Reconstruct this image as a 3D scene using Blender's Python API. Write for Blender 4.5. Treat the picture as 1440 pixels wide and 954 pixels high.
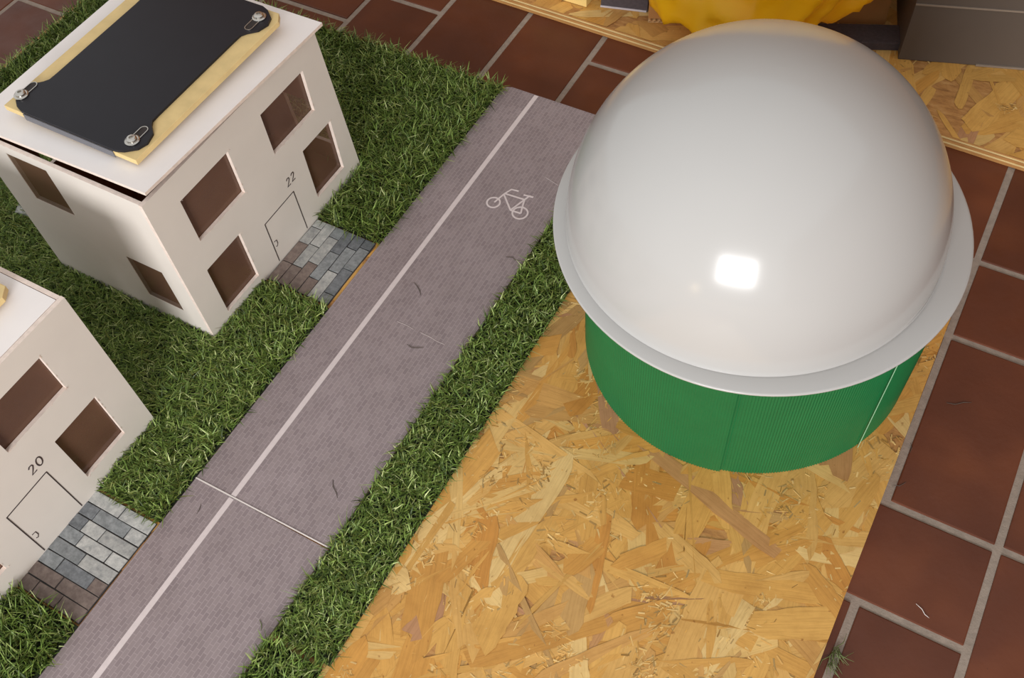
import bpy, bmesh, math, random
import numpy as np
from mathutils import Vector, Matrix

for o in list(bpy.data.objects):
    bpy.data.objects.remove(o, do_unlink=True)
scene = bpy.context.scene
COL = scene.collection
rng = np.random.default_rng(7)
random.seed(7)

# ------------------------------------------------------------------ camera
YAW, PITCH, ROLL, FPX = -0.602921522, 0.972886085, 0.114448780, 1379.8
ca, sa = math.cos(YAW), math.sin(YAW)
fw = Vector((sa * math.cos(PITCH), ca * math.cos(PITCH), -math.sin(PITCH)))
rt = Vector((ca, -sa, 0))
dn = fw.cross(rt)
cr = math.cos(ROLL) * rt + math.sin(ROLL) * dn
cd = -math.sin(ROLL) * rt + math.cos(ROLL) * dn
cam_data = bpy.data.cameras.new('camera')
cam_data.sensor_fit = 'HORIZONTAL'
cam_data.sensor_width = 36.0
cam_data.lens = FPX / 1440.0 * 36.0
cam_data.clip_start = 0.02
cam = bpy.data.objects.new('camera', cam_data)
M = Matrix((( cr.x, -cd.x, -fw.x, 0.0), (cr.y, -cd.y, -fw.y, 0.0), (cr.z, -cd.z, -fw.z, 1.0), (0, 0, 0, 1)))
cam.matrix_world = M
COL.objects.link(cam)
scene.camera = cam

# ------------------------------------------------------------------ world and light
world = bpy.data.worlds.new('room_light')
scene.world = world
world.use_nodes = True
bg = world.node_tree.nodes['Background']
bg.inputs[0].default_value = (1.0, 0.99, 0.975, 1)
bg.inputs[1].default_value = 0.76


def area_light(name, loc, target, sx, sy, power, color):
    d = bpy.data.lights.new(name, 'AREA')
    d.shape = 'RECTANGLE'
    d.size, d.size_y = sx, sy
    d.energy = power
    d.color = color
    o = bpy.data.objects.new(name, d)
    o.location = loc
    o.rotation_euler = (Vector(target) - Vector(loc)).to_track_quat('-Z', 'Y').to_euler()
    COL.objects.link(o)
    return o


# daylight through the window behind the photographer, to the near end of the board
area_light('window_daylight', (0.374, -1.97, 0.90), (-0.35, 0.5, 0.1), 0.95, 0.72, 68.0, (1.0, 0.99, 0.985))
d = bpy.data.lights.new('warm_bulb', 'POINT')
d.energy = 2.2
d.shadow_soft_size = 0.035
d.color = (1.0, 0.72, 0.38)
o = bpy.data.objects.new('warm_bulb', d)
o.location = (-0.151 - 0.142 * 2.2, 0.509 - 0.987 * 2.2, 0.305 - 0.069 * 2.2)
COL.objects.link(o)

vs = scene.view_settings
vs.view_transform = 'Standard'
vs.look = 'None'
vs.gamma = 1.0
vs.use_curve_mapping = False
vs.exposure = 0.0

# ------------------------------------------------------------------ helpers
def s2l(c):
    r = []
    for v in c:
        v /= 255.0
        r.append(v / 12.92 if v <= 0.04045 else ((v + 0.055) / 1.055) ** 2.4)
    return tuple(r)


class NT:
    def __init__(self, name):
        self.m = bpy.data.materials.new(name)
        self.m.use_nodes = True
        self.t = self.m.node_tree
        self.b = self.t.nodes['Principled BSDF']
        self.out = self.t.nodes['Material Output']

    def n(self, kind, **kw):
        x = self.t.nodes.new(kind)
        for k, v in kw.items():
            setattr(x, k, v)
        return x

    def l(self, a, b):
        self.t.links.new(a, b)

    def coords(self, which='Object', scale=(1, 1, 1), rot=(0, 0, 0)):
        tc = self.n('ShaderNodeTexCoord')
        mp = self.n('ShaderNodeMapping')
        mp.inputs['Scale'].default_value = scale
        mp.inputs['Rotation'].default_value = rot
        self.l(tc.outputs[which], mp.inputs[0])
        return mp.outputs[0]

    def noise(self, vec, scale, detail=3.0, rough=0.55):
        x = self.n('ShaderNodeTexNoise')
        x.inputs['Scale'].default_value = scale
        x.inputs['Detail'].default_value = detail
        x.inputs['Roughness'].default_value = rough
        if vec is not None:
            self.l(vec, x.inputs['Vector'])
        return x.outputs['Fac']

    def ramp(self, fac, stops):
        x = self.n('ShaderNodeValToRGB')
        e = x.color_ramp.elements
        while len(e) < len(stops):
            e.new(0.5)
        for i, (p, c) in enumerate(stops):
            e[i].position = p
            e[i].color = (*c, 1)
        self.l(fac, x.inputs[0])
        return x.outputs[0]

    def mix(self, a, b, fac, mode='MIX'):
        x = self.n('ShaderNodeMix', data_type='RGBA', blend_type=mode)
        for s, v in ((x.inputs[6], a), (x.inputs[7], b)):
            if isinstance(v, tuple):
                s.default_value = (*v, 1)
            else:
                self.l(v, s)
        if isinstance(fac, (int, float)):
            x.inputs[0].default_value = fac
        else:
            self.l(fac, x.inputs[0])
        return x.outputs[2]

    def bump(self, h, strength, dist=0.001):
        x = self.n('ShaderNodeBump')
        x.inputs['Strength'].default_value = strength
        x.inputs['Distance'].default_value = dist
        self.l(h, x.inputs['Height'])
        self.l(x.outputs[0], self.b.inputs['Normal'])


def simple(name, rgb, rough=0.6, var=0.08, scale=60.0, bump=0.0, spec=0.5, coat=0.0, metal=0.0):
    """plain colour with a little procedural variation"""
    t = NT(name)
    c = s2l(rgb)
    v = t.coords()
    f = t.noise(v, scale)
    col = t.ramp(f, [(0.25, tuple(x * (1 - var) for x in c)), (0.75, tuple(min(1, x * (1 + var)) for x in c))])
    t.l(col, t.b.inputs['Base Color'])
    t.b.inputs['Roughness'].default_value = rough
    t.b.inputs['Specular IOR Level'].default_value = spec
    t.b.inputs['Metallic'].default_value = metal
    t.b.inputs['Coat Weight'].default_value = coat
    if bump:
        t.bump(t.noise(v, scale * 4), bump)
    return t.m


class MB:
    """collects faces, becomes ONE mesh object"""
    def __init__(self):
        self.v, self.f, self.mi = [], [], []

    def face(self, pts, m=0):
        i = len(self.v)
        self.v += [tuple(p) for p in pts]
        self.f.append(list(range(i, i + len(pts))))
        self.mi.append(m)

    def prism(self, poly, z0, z1, m=0, ms=None):
        """poly: ccw xy list"""
        ms = m if ms is None else ms
        n = len(poly)
        i = len(self.v)
        self.v += [(x, y, z0) for x, y in poly] + [(x, y, z1) for x, y in poly]
        self.f.append([i + n + k for k in range(n)]); self.mi.append(m)
        self.f.append([i + k for k in reversed(range(n))]); self.mi.append(m)
        for k in range(n):
            j = (k + 1) % n
            self.f.append([i + k, i + j, i + n + j, i + n + k]); self.mi.append(ms)

    def box(self, x0, x1, y0, y1, z0, z1, m=0, ms=None):
        self.prism([(x0, y0), (x1, y0), (x1, y1), (x0, y1)], z0, z1, m, ms)

    def grid(self, P, m=0, close_u=False):
        """P[i][j] points"""
        i0 = len(self.v)
        nu, nv = len(P), len(P[0])
        for r in P:
            self.v += [tuple(p) for p in r]
        for a in range(nu if close_u else nu - 1):
            b = (a + 1) % nu
            for c in range(nv - 1):
                self.f.append([i0 + a * nv + c, i0 + b * nv + c, i0 + b * nv + c + 1, i0 + a * nv + c + 1])
                self.mi.append(m)

    def tube(self, pts, r, m=0, n=6, taper=None):
        pts = [Vector(p) for p in pts]
        rings = []
        for i, p in enumerate(pts):
            d = (pts[min(i + 1, len(pts) - 1)] - pts[max(i - 1, 0)]).normalized()
            a = d.cross(Vector((0, 0, 1)))
            if a.length < 1e-3:
                a = d.cross(Vector((0, 1, 0)))
            a.normalize()
            b = d.cross(a)
            rr = r * (taper[i] if taper else 1)
            rings.append([p + rr * (math.cos(t) * a + math.sin(t) * b) for t in [2 * math.pi * k / n for k in range(n + 1)]])
        self.grid(rings, m)

    def build(self, name, mats, parent=None, smooth=False, bevel=0, weld=False, origin=None):
        me = bpy.data.meshes.new(name)
        v = self.v
        if origin is not None:
            ox, oy, oz = origin
            v = [(a - ox, b - oy, c - oz) for a, b, c in v]
        me.from_pydata(v, [], self.f)
        if not isinstance(mats, (list, tuple)):
            mats = [mats]
        for m in mats:
            me.materials.append(m)
        me.polygons.foreach_set('material_index', self.mi)
        if smooth:
            me.polygons.foreach_set('use_smooth', [True] * len(self.f))
        if weld or bevel:
            bm = bmesh.new()
            bm.from_mesh(me)
            bmesh.ops.remove_doubles(bm, verts=bm.verts, dist=1e-6)
            if bevel:
                es = [e for e in bm.edges if len(e.link_faces) == 2 and e.calc_face_angle(0) > 0.6]
                bmesh.ops.bevel(bm, geom=es, offset=bevel, segments=2, affect='EDGES', profile=0.6)
            bmesh.ops.recalc_face_normals(bm, faces=bm.faces)
            bm.to_mesh(me)
            bm.free()
        me.update()
        o = bpy.data.objects.new(name, me)
        COL.objects.link(o)
        if origin is not None:
            o.location = origin
        if parent is not None:
            o.parent = parent
            if origin is not None:
                o.location = Vector(origin) - world_loc(parent)
            elif world_loc(parent).length > 0:
                o.location = -world_loc(parent)
        return o


def world_loc(o):
    l = Vector((0, 0, 0))
    while o is not None:
        l = l + Vector(o.location)
        o = o.parent
    return l


def tag(o, label=None, cat=None, group=None, kind=None):
    if label: o['label'] = label
    if cat: o['category'] = cat
    if group: o['group'] = group
    if kind: o['kind'] = kind
    return o


def empty(name, loc):
    o = bpy.data.objects.new(name, None)
    o.empty_display_size = 0.02
    o.location = loc
    COL.objects.link(o)
    return o


def numpy_mesh(name, V, F, mat, parent=None, colors=None, uv=None, smooth=False):
    """V (n,3), F (m,k) int; colours per vertex"""
    me = bpy.data.meshes.new(name)
    V = np.asarray(V, np.float32); F = np.asarray(F, np.int32)
    k = F.shape[1]
    me.vertices.add(len(V)); me.vertices.foreach_set('co', V.ravel())
    me.loops.add(F.size); me.loops.foreach_set('vertex_index', F.ravel())
    me.polygons.add(len(F))
    me.polygons.foreach_set('loop_start', np.arange(0, F.size, k, dtype=np.int32))
    me.polygons.foreach_set('loop_total', np.full(len(F), k, np.int32))
    me.update(calc_edges=True)
    if colors is not None:
        a = me.color_attributes.new('col', 'FLOAT_COLOR', 'POINT')
        a.data.foreach_set('color', np.c_[colors, np.ones(len(colors))].astype(np.float32).ravel())
    if uv is not None:
        u = me.uv_layers.new(name='uv')
        u.data.foreach_set('uv', np.asarray(uv, np.float32)[F.ravel()].ravel())
    if smooth:
        me.polygons.foreach_set('use_smooth', np.ones(len(F), bool))
    me.materials.append(mat)
    me.validate()
    o = bpy.data.objects.new(name, me)
    COL.objects.link(o)
    if parent is not None:
        o.parent = parent
        o.location = -world_loc(parent)
    return o


def pixel(P):
    """where a world point falls in the 1440 x 954 frame (used only to leave out what is far out of view)"""
    q = np.asarray(P, float) - np.array([0, 0, 1.0])
    x = q @ np.array(cr); y = q @ np.array(cd); z = q @ np.array(fw)
    return 720 + FPX * x / z, 477 + FPX * y / z


# ------------------------------------------------------------------ materials
def mat_tile():
    t = NT('terracotta')
    v = t.coords()
    oi = t.n('ShaderNodeObjectInfo')
    add = t.n('ShaderNodeVectorMath', operation='ADD')
    cmb = t.n('ShaderNodeCombineXYZ')
    mul = t.n('ShaderNodeMath', operation='MULTIPLY'); mul.inputs[1].default_value = 37.0
    t.l(oi.outputs['Random'], mul.inputs[0])
    for i in range(3):
        t.l(mul.outputs[0], cmb.inputs[i])
    t.l(v, add.inputs[0]); t.l(cmb.outputs[0], add.inputs[1])
    big = t.noise(add.outputs[0], 9.0, 2.0, 0.5)
    c = t.ramp(big, [(0.2, s2l((82, 42, 26))), (0.55, s2l((98, 52, 32))), (0.85, s2l((122, 68, 40)))])
    tint = t.ramp(oi.outputs['Random'], [(0.0, (0.82, 0.80, 0.80)), (1.0, (1.12, 1.08, 1.02))])
    c = t.mix(c, tint, 1.0, 'MULTIPLY')
    sp = t.noise(add.outputs[0], 420.0, 2.0, 0.7)
    spm = t.ramp(sp, [(0.70, (0, 0, 0)), (0.78, (1, 1, 1))])
    c = t.mix(c, s2l((62, 40, 33)), spm)
    t.l(c, t.b.inputs['Base Color'])
    r = t.ramp(t.noise(add.outputs[0], 30.0), [(0.3, (0.36,) * 3), (0.7, (0.52,) * 3)])
    t.l(r, t.b.inputs['Roughness'])
    t.b.inputs['Specular IOR Level'].default_value = 0.4
    t.bump(t.noise(add.outputs[0], 90.0, 3.0), 0.25, 0.001)
    return t.m


def mat_grass():
    t = NT('artificial_grass')
    a = t.n('ShaderNodeVertexColor', layer_name='col')
    t.l(a.outputs[0], t.b.inputs['Base Color'])
    t.b.inputs['Roughness'].default_value = 0.5
    t.b.inputs['Specular IOR Level'].default_value = 0.35
    return t.m


def mat_strand(name, tint=(1, 1, 1)):
    t = NT(name)
    a = t.n('ShaderNodeVertexColor', layer_name='col')
    v = t.coords('UV', (1, 1, 1))
    mp = t.n('ShaderNodeMapping'); mp.inputs['Scale'].default_value = (18, 420, 1)
    t.l(v, mp.inputs[0])
    g = t.noise(mp.outputs[0], 1.0, 4.0, 0.65)
    gm = t.ramp(g, [(0.25, (0.80, 0.76, 0.70)), (0.5, (1, 1, 1)), (0.75, (1.10, 1.10, 1.10))])
    c = t.mix(a.outputs[0], gm, 1.0, 'MULTIPLY')
    mo = t.ramp(t.noise(t.coords(), 22.0, 5.0, 0.7), [(0.3, (0.84, 0.80, 0.74)), (0.55, (1, 1, 1)), (0.75, (1.06, 1.06, 1.06))])
    c = t.mix(c, mo, 1.0, 'MULTIPLY')
    kn = t.ramp(t.noise(t.coords(), 130.0, 2.0, 0.5), [(0.70, (1, 1, 1)), (0.78, (0.62, 0.52, 0.44))])
    c = t.mix(c, kn, 1.0, 'MULTIPLY')
    c = t.mix(c, tint, 1.0, 'MULTIPLY')
    hs = t.n('ShaderNodeHueSaturation'); hs.inputs['Saturation'].default_value = 1.0; hs.inputs['Value'].default_value = 0.96
    t.l(c, hs.inputs['Color']); c = hs.outputs[0]
    t.l(c, t.b.inputs['Base Color'])
    t.b.inputs['Roughness'].default_value = 0.48
    t.b.inputs['Specular IOR Level'].default_value = 0.4
    t.bump(g, 0.35, 0.0006)
    return t.m


def mat_board():
    t = NT('board_core')
    v = t.coords('Object', (1, 3.0, 40.0))
    n = t.noise(v, 40.0, 5.0, 0.7)
    c = t.ramp(n, [(0.25, s2l((128, 84, 44))), (0.5, s2l((180, 128, 70))), (0.75, s2l((205, 160, 100)))])
    t.l(c, t.b.inputs['Base Color'])
    t.b.inputs['Roughness'].default_value = 0.65
    return t.m


def mat_road():
    t = NT('printed_paving')
    v = t.coords('Object', (1, 1, 1), (0, 0, math.pi / 2))
    b = t.n('ShaderNodeTexBrick')
    b.offset = 0.5
    b.inputs['Scale'].default_value = 1.0
    b.inputs['Brick Width'].default_value = 0.0100
    b.inputs['Row Height'].default_value = 0.0050
    b.inputs['Mortar Size'].default_value = 0.0005
    b.inputs['Mortar Smooth'].default_value = 0.6
    b.inputs['Bias'].default_value = -0.1
    b.inputs['Color1'].default_value = (*s2l((147, 135, 136)), 1)
    b.inputs['Color2'].default_value = (*s2l((134, 122, 124)), 1)
    b.inputs['Mortar'].default_value = (*s2l((161, 149, 150)), 1)
    t.l(v, b.inputs['Vector'])
    n = t.noise(t.coords(), 16.0, 4.0, 0.65)
    m = t.ramp(n, [(0.3, (0.90, 0.88, 0.88)), (0.7, (1.06, 1.05, 1.06))])
    c = t.mix(b.outputs['Color'], m, 1.0, 'MULTIPLY')
    t.l(c, t.b.inputs['Base Color'])
    t.b.inputs['Roughness'].default_value = 0.6
    t.b.inputs['Specular IOR Level'].default_value = 0.35
    return t.m


def mat_stone(name, lo, hi, sc=140.0):
    t = NT(name)
    oi = t.n('ShaderNodeObjectInfo')
    v = t.coords()
    add = t.n('ShaderNodeVectorMath', operation='ADD')
    t.l(v, add.inputs[0]); t.l(oi.outputs['Location'], add.inputs[1])
    n = t.noise(add.outputs[0], sc, 4.0, 0.7)
    c = t.ramp(n, [(0.3, s2l(lo)), (0.7, s2l(hi))])
    k = t.ramp(oi.outputs['Random'], [(0.0, (0.80,) * 3), (1.0, (1.18,) * 3)])
    c = t.mix(c, k, 1.0, 'MULTIPLY')
    t.l(c, t.b.inputs['Base Color'])
    t.b.inputs['Roughness'].default_value = 0.45
    t.bump(n, 0.5, 0.0006)
    return t.m


def mat_pane():
    t = NT('brownish_clear_film')
    v = t.coords()
    n = t.noise(v, 9.0, 2.0)
    c = t.ramp(n, [(0.3, s2l((104, 76, 62))), (0.7, s2l((126, 94, 76)))])
    t.l(c, t.b.inputs['Base Color'])
    t.b.inputs['Roughness'].default_value = 0.16
    t.b.inputs['Alpha'].default_value = 0.68
    return t.m


def mat_dome():
    t = NT('opal_acrylic')
    v = t.coords()
    n = t.noise(v, 5.0, 2.0)
    c = t.ramp(n, [(0.3, s2l((178, 177, 175))), (0.7, s2l((182, 181, 179)))])
    t.l(c, t.b.inputs['Base Color'])
    t.b.inputs['Roughness'].default_value = 0.17
    t.b.inputs['Specular IOR Level'].default_value = 0.45
    return t.m


def mat_bag():
    t = NT('yellow_plastic')
    n = t.noise(t.coords(), 9.0, 3.0)
    c = t.ramp(n, [(0.3, s2l((252, 186, 12))), (0.7, s2l((255, 208, 36)))])
    t.l(c, t.b.inputs['Base Color'])
    t.b.inputs['Roughness'].default_value = 0.3
    tr = t.n('ShaderNodeBsdfTranslucent')
    tr.inputs[0].default_value = (*s2l((255, 232, 120)), 1)
    mx = t.n('ShaderNodeMixShader'); mx.inputs[0].default_value = 0.35
    t.l(t.b.outputs[0], mx.inputs[1]); t.l(tr.outputs[0], mx.inputs[2])
    t.l(mx.outputs[0], t.out.inputs[0])
    return t.m


TILE = mat_tile()
GROUT = simple('grout', (148, 134, 122), 0.85, 0.16, 120.0, 0.4)
GRASS = mat_grass()
BACKING = simple('turf_backing', (30, 38, 18), 0.9, 0.25, 200.0)
STRAND = mat_strand('osb_strands')
BOARD = mat_board()
ROAD = mat_road()
LINE = simple('pale_print', (212, 200, 200), 0.6, 0.05, 200.0)
CRACK = simple('worn_print', (178, 166, 164), 0.7, 0.05)
PAPER = simple('paper_edge', (222, 214, 210), 0.7, 0.05)
WALLW = simple('white_board_face', (222, 215, 207), 0.55, 0.03, 18.0)
WALLB = simple('brown_hardboard', (150, 104, 76), 0.6, 0.18, 30.0)
EDGE = simple('cut_edge', (230, 214, 203), 0.8, 0.12, 160.0)
ROOFW = simple('white_roof_face', (242, 237, 235), 0.5, 0.03, 20.0)
PANE = mat_pane()
INK = simple('dark_ink', (60, 48, 48), 0.7, 0.1)
PANEL = simple('solar_cell', (34, 34, 40), 0.36, 0.06, 40.0, 0.0, 0.25)
PANELEDGE = simple('panel_edge', (104, 104, 110), 0.5, 0.06)
PLY = simple('pale_plywood', (222, 196, 138), 0.6, 0.10, 50.0)
STEEL = simple('steel', (205, 202, 196), 0.28, 0.05, 50.0, 0, 0.5, 0, 1.0)
SLOT = simple('slot_dark', (40, 32, 30), 0.6, 0.1)
DOME = mat_dome()
GREEN = simple('green_corrugated', (16, 102, 56), 0.42, 0.05, 30.0, 0, 0.4)
GREENLINE = simple('pale_green_line', (178, 232, 192), 0.5, 0.05)
STONES = [mat_stone('stone_mid', (104, 108, 110), (148, 152, 154)), mat_stone('stone_light', (140, 142, 142), (190, 190, 186)),
          mat_stone('stone_dark', (84, 88, 92), (128, 132, 136)), mat_stone('stone_shade_brown', (98, 84, 80), (134, 120, 112))]  # the last, browner stone carries a shadow and reflection tint in its colour
CARD = simple('cardboard', (168, 118, 66), 0.8, 0.08, 40.0)
CARDEDGE = simple('cardboard_edge', (198, 158, 108), 0.85, 0.12, 90.0)
YELLOW = mat_bag()
CHARCOAL = simple('dark_foam', (74, 66, 70), 0.9, 0.2, 200.0)
GREYBOX = simple('grey_board', (92, 82, 74), 0.6, 0.06, 12.0)
GREYLINE = simple('grey_seam', (142, 128, 114), 0.7, 0.05)
PINE = simple('pine', (236, 204, 128), 0.6, 0.08, 40.0)
PLASTER = simple('plaster', (156, 114, 78), 0.9, 0.06, 4.0)
CLIP = simple('dry_clipping', (84, 74, 66), 0.8, 0.2)
CLIPG = simple('green_clipping', (100, 112, 66), 0.7, 0.2)

# ------------------------------------------------------------------ floor and walls
FZ = -0.0183                                       # top of the tiles; the board tops are z = 0
mb = MB()
mb.box(-3.2, 2.4, -2.6, 2.2, FZ - 0.05, FZ - 0.0016)
floor = tag(mb.build('floor', GROUT), kind='structure', label='terracotta tiled floor with wide grey joints')
xs = [-1.905, -1.772, -1.639, -1.507, -1.374, -1.240, -1.107, -0.941, -0.809, -0.676, -0.5415, -0.409, -0.277, -0.150, -0.033, 0.0805, 0.2005, 0.325, 0.45]
known = {(-1.507): [0.31, 0.56, 0.81, 1.06, 1.31], (-1.639): [0.44, 0.69, 0.94, 1.19], (-0.941): [0.83, 1.080, 1.33],
         (-0.809): [0.945, 1.21], (-0.676): [0.93, 1.195], (-0.5415): [0.83, 1.0745, 1.33],
         (-0.033): [-0.04, 0.20, 0.4455, 0.567, 0.815, 0.943, 1.19], (0.0805): [-0.04, 0.20, 0.4455, 0.567, 0.815, 0.943, 1.19],
         (0.2005): [0.07, 0.32, 0.5685, 0.82, 1.07, 1.32], (0.325): [0.20, 0.45, 0.69, 0.94, 1.19]}
tile_cache = {}


def tile_mesh(w, h):
    key = (round(w, 4), round(h, 4))
    if key not in tile_cache:
        t = MB(); t.box(-w / 2, w / 2, -h / 2, h / 2, -0.006, 0.0)
        ob = t.build('tile', TILE, bevel=0.0016)
        tile_cache[key] = ob.data
        bpy.data.objects.remove(ob)
    return tile_cache[key]


JOINT = 0.0088
for i in range(len(xs) - 1):
    x0, x1 = xs[i], xs[i + 1]
    js = known.get(x0)
    if js is None:
        off = 0.125 * (i % 2)
        js = [off + 0.25 * k for k in range(-2, 7)]
    js = sorted(js)
    while js[0] > -0.6: js.insert(0, js[0] - 0.25)
    while js[-1] < 1.55: js.append(js[-1] + 0.25)
    for a, b in zip(js[:-1], js[1:]):
        # the courses beside the board are staggered
        x0, x1 = xs[i], xs[i + 1]
        if 0.44 < a and b < 0.57:
            x0 = 0.055 if x0 == 0.0805 else x0
            x1 = 0.055 if x1 == 0.0805 else x1
        elif b < 0.45:
            x0 = 0.0875 if x0 == 0.0805 else x0
            x1 = 0.0875 if x1 == 0.0805 else x1
        cx, cy = (x0 + x1) / 2, (a + b) / 2
        # nothing is tiled where the boards hide the floor for good
        if -1.30 < x0 and x1 < 0.0 and b < 0.90: continue
        if a > 1.22 and x0 > -0.7: continue
        px, py = pixel([(cx, cy, FZ)])
        if not (-450 < px[0] < 1900 and -420 < py[0] < 1500): continue
        o = bpy.data.objects.new('tile', tile_mesh(x1 - x0 - JOINT, b - a - JOINT))
        o.location = (cx, cy, FZ + random.uniform(-0.0004, 0.0002))
        o.rotation_euler = (random.uniform(-.002, .002), random.uniform(-.002, .002), random.uniform(-.004, .004))
        COL.objects.link(o)
        o.parent = floor

mb = MB(); mb.box(-3.2, 2.4, 2.2, 2.3, FZ - 0.05, 2.4)
tag(mb.build('wall_back', PLASTER), kind='structure')
mb = MB(); mb.box(2.4, 2.5, -2.6, 2.3, FZ - 0.05, 2.4)
tag(mb.build('wall_right', PLASTER), kind='structure')

# ------------------------------------------------------------------ boards of pressed strands
STRAND_COLS = np.array([s2l(c) for c in [(212, 160, 82), (216, 168, 94), (206, 150, 72), (198, 138, 62), (220, 180, 110), (210, 158, 80),
                                         (190, 140, 88), (182, 134, 94), (214, 164, 86), (202, 152, 84), (190, 148, 88), (226, 190, 124)]])
STRAND_W = np.array([5, 5, 4, 2.0, 3, 5, 1.2, 0.6, 5, 3.5, 2.5, 1.6]); STRAND_W = STRAND_W / STRAND_W.sum()


def clip_poly(poly, x0, x1, y0, y1):
    """poly: list of (x,y,u,v)"""
    for ax, lim, sgn in ((0, x0, 1), (0, x1, -1), (1, y0, 1), (1, y1, -1)):
        out = []
        for i in range(len(poly)):
            p, q = poly[i], poly[(i + 1) % len(poly)]
            dp, dq = sgn * (p[ax] - lim), sgn * (q[ax] - lim)
            if dp >= 0: out.append(p)
            if (dp >= 0) != (dq >= 0):
                t = dp / (dp - dq)
                out.append(tuple(a + t * (b - a) for a, b in zip(p, q)))
        poly = out
        if len(poly) < 3: return []
    return poly


def strand_mesh(name, x0, x1, y0, y1, n, nsplint, seed, xf=None, parent=None, zmax=0.0015):
    r = np.random.default_rng(seed)
    V, F, C, U = [], [], [], []
    me_faces = []

    def add(cx, cy, L, W, ang, z, tl, tw, col, jag=True):
        c, s = math.cos(ang), math.sin(ang)
        k = 11 if jag else 2
        ph, cv = r.uniform(0, 6.28), r.normal(0, .10) * W
        tt = [i / (k - 1) for i in range(k)]
        cen = [cv * math.sin(3.0 * t + ph) for t in tt]
        def side(sg):
            e0, e1 = r.uniform(.15, 1.0), r.uniform(.15, 1.0)
            out = []
            for i, t in enumerate(tt):
                f = 1.0
                if jag:
                    f = min(1.0, e0 + t * 5) * min(1.0, e1 + (1 - t) * 5) * (1 + r.uniform(-.10, .08))
                out.append((-L / 2 + L * t + (r.uniform(-.012, .012) * L if jag and 0 < i < k - 1 else 0), cen[i] + sg * W / 2 * f))
            return out
        bot, top = side(-1), side(1)
        if jag:
            top[0] = (top[0][0] + r.uniform(0, .6) * W, top[0][1]); bot[-1] = (bot[-1][0] - r.uniform(0, .6) * W, bot[-1][1])
        loc = bot + top[::-1]
        if jag:
            loc.append((-L / 2 - r.uniform(-.3, .35) * W, r.uniform(-.25, .25) * W))
        ou, ov = r.uniform(0, 50), r.uniform(0, 50)
        poly = [(cx + c * u - s * v, cy + s * u + c * v, u, v) for u, v in loc]
        poly = clip_poly(poly, x0, x1, y0, y1)
        if not poly: return
        i = len(V)
        for (X, Y, u, v) in poly:
            zz = z + tl * u / L + tw * v / W
            p = (X, Y, max(zz, 0.00005))
            if xf: p = xf(p)
            V.append(p); C.append(col); U.append((u + ou, v + ov))
        me_faces.append(list(range(i, i + len(poly))))

    for i in range(n):
        L = r.uniform(0.06, 0.20); W = r.uniform(0.012, 0.042)
        if r.random() < 0.12: W = r.uniform(0.004, 0.008)
        ang = r.normal(1.15, 0.75) if r.random() < 0.7 else r.uniform(0, math.pi)
        col = STRAND_COLS[r.choice(len(STRAND_COLS), p=STRAND_W)] * r.uniform(0.92, 1.06)
        add(r.uniform(x0 - .02, x1 + .02), r.uniform(y0 - .02, y1 + .02), L, W, ang, r.uniform(0.0001, zmax * 0.75), r.uniform(-.0008, .0008), r.uniform(-.0009, .0009), col)
    ncl = max(1, nsplint // 28)
    for k in range(ncl):
        cx, cy = r.uniform(x0, x1), r.uniform(y0, y1)
        a0 = r.uniform(0, math.pi); sp = r.uniform(.005, .018)
        for j in range(28):
            col = STRAND_COLS[r.choice([0, 1, 4, 8, 11, 11, 4])] * r.uniform(.9, 1.12)
            if r.random() < .18: col = col * 0.55
            add(cx + r.normal(0, sp), cy + r.normal(0, sp), r.uniform(.003, .012), r.uniform(.0006, .0020), a0 + r.normal(0, .6), r.uniform(zmax * .55, zmax * .85), r.uniform(-.0005, .0005), r.uniform(-.0003, .0003), col, False)
    me = bpy.data.meshes.new(name)
    me.from_pydata(V, [], me_faces)
    a = me.color_attributes.new('col', 'FLOAT_COLOR', 'POINT')
    a.data.foreach_set('color', np.c_[np.array(C), np.ones(len(C))].astype(np.float32).ravel())
    ul = me.uv_layers.new(name='uv')
    vi = np.empty(len(me.loops), np.int32); me.loops.foreach_get('vertex_index', vi)
    ul.data.foreach_set('uv', np.array(U, np.float32)[vi].ravel())
    me.materials.append(STRAND)
    o = bpy.data.objects.new(name, me)
    COL.objects.link(o)
    if parent is not None:
        o.parent = parent
    o['kind'] = 'stuff'
    return o


BX0, BX1, BY0, BY1 = -1.372, 0.0742, -0.40, 0.953
mb = MB(); mb.prism([(BX0, BY0), (BX1, BY0), (BX1, .895), (.045, BY1), (BX0, BY1)], FZ, 0.0)
board = tag(mb.build('strand_board', BOARD), 'large oriented strand board base under the road, grass strips and green drum', 'board')
strand_mesh('strands', -0.372, BX1, BY0 + .2, .893, 1150, 5600, 3, None, board)
strand_mesh('strands', -0.64, -0.60, BY0 + .2, BY1, 60, 0, 4, None, board)

B2A = -0.0235
b2c, b2s = math.cos(B2A), math.sin(B2A)
B2O = (-0.70, 1.1425)
def b2(p):
    return (B2O[0] + b2c * p[0] - b2s * p[1], B2O[1] + b2s * p[0] + b2c * p[1], p[2])
mb = MB()
q = lambda x, y: b2((x, y, 0))[:2]
lay = [(FZ, -.0125, .0), (-.0125, -.0105, .0012), (-.0105, -.0055, 0.0), (-.0055, -.004, .0012), (-.004, 0.0, 0.0)]
for z0, z1, inset in lay:
    mb.prism([q(-0.35, inset), q(1.35, inset), q(1.35, 0.62), q(-0.35, 0.62)], z0, z1)
board2 = tag(mb.build('strand_board', BOARD), 'back strand board on the tiles carrying the yellow bag and boxes', 'board')
strand_mesh('strands', -0.35, 1.35, 0.0, 0.40, 420, 900, 9, b2, board2)
mb = MB()
for z in (-0.0035, -0.0115):
    mb.box(-0.35, 1.35, -0.0005, 0.004, z - .0011, z + .0011)
mb.v = [b2(p) for p in mb.v]
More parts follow.
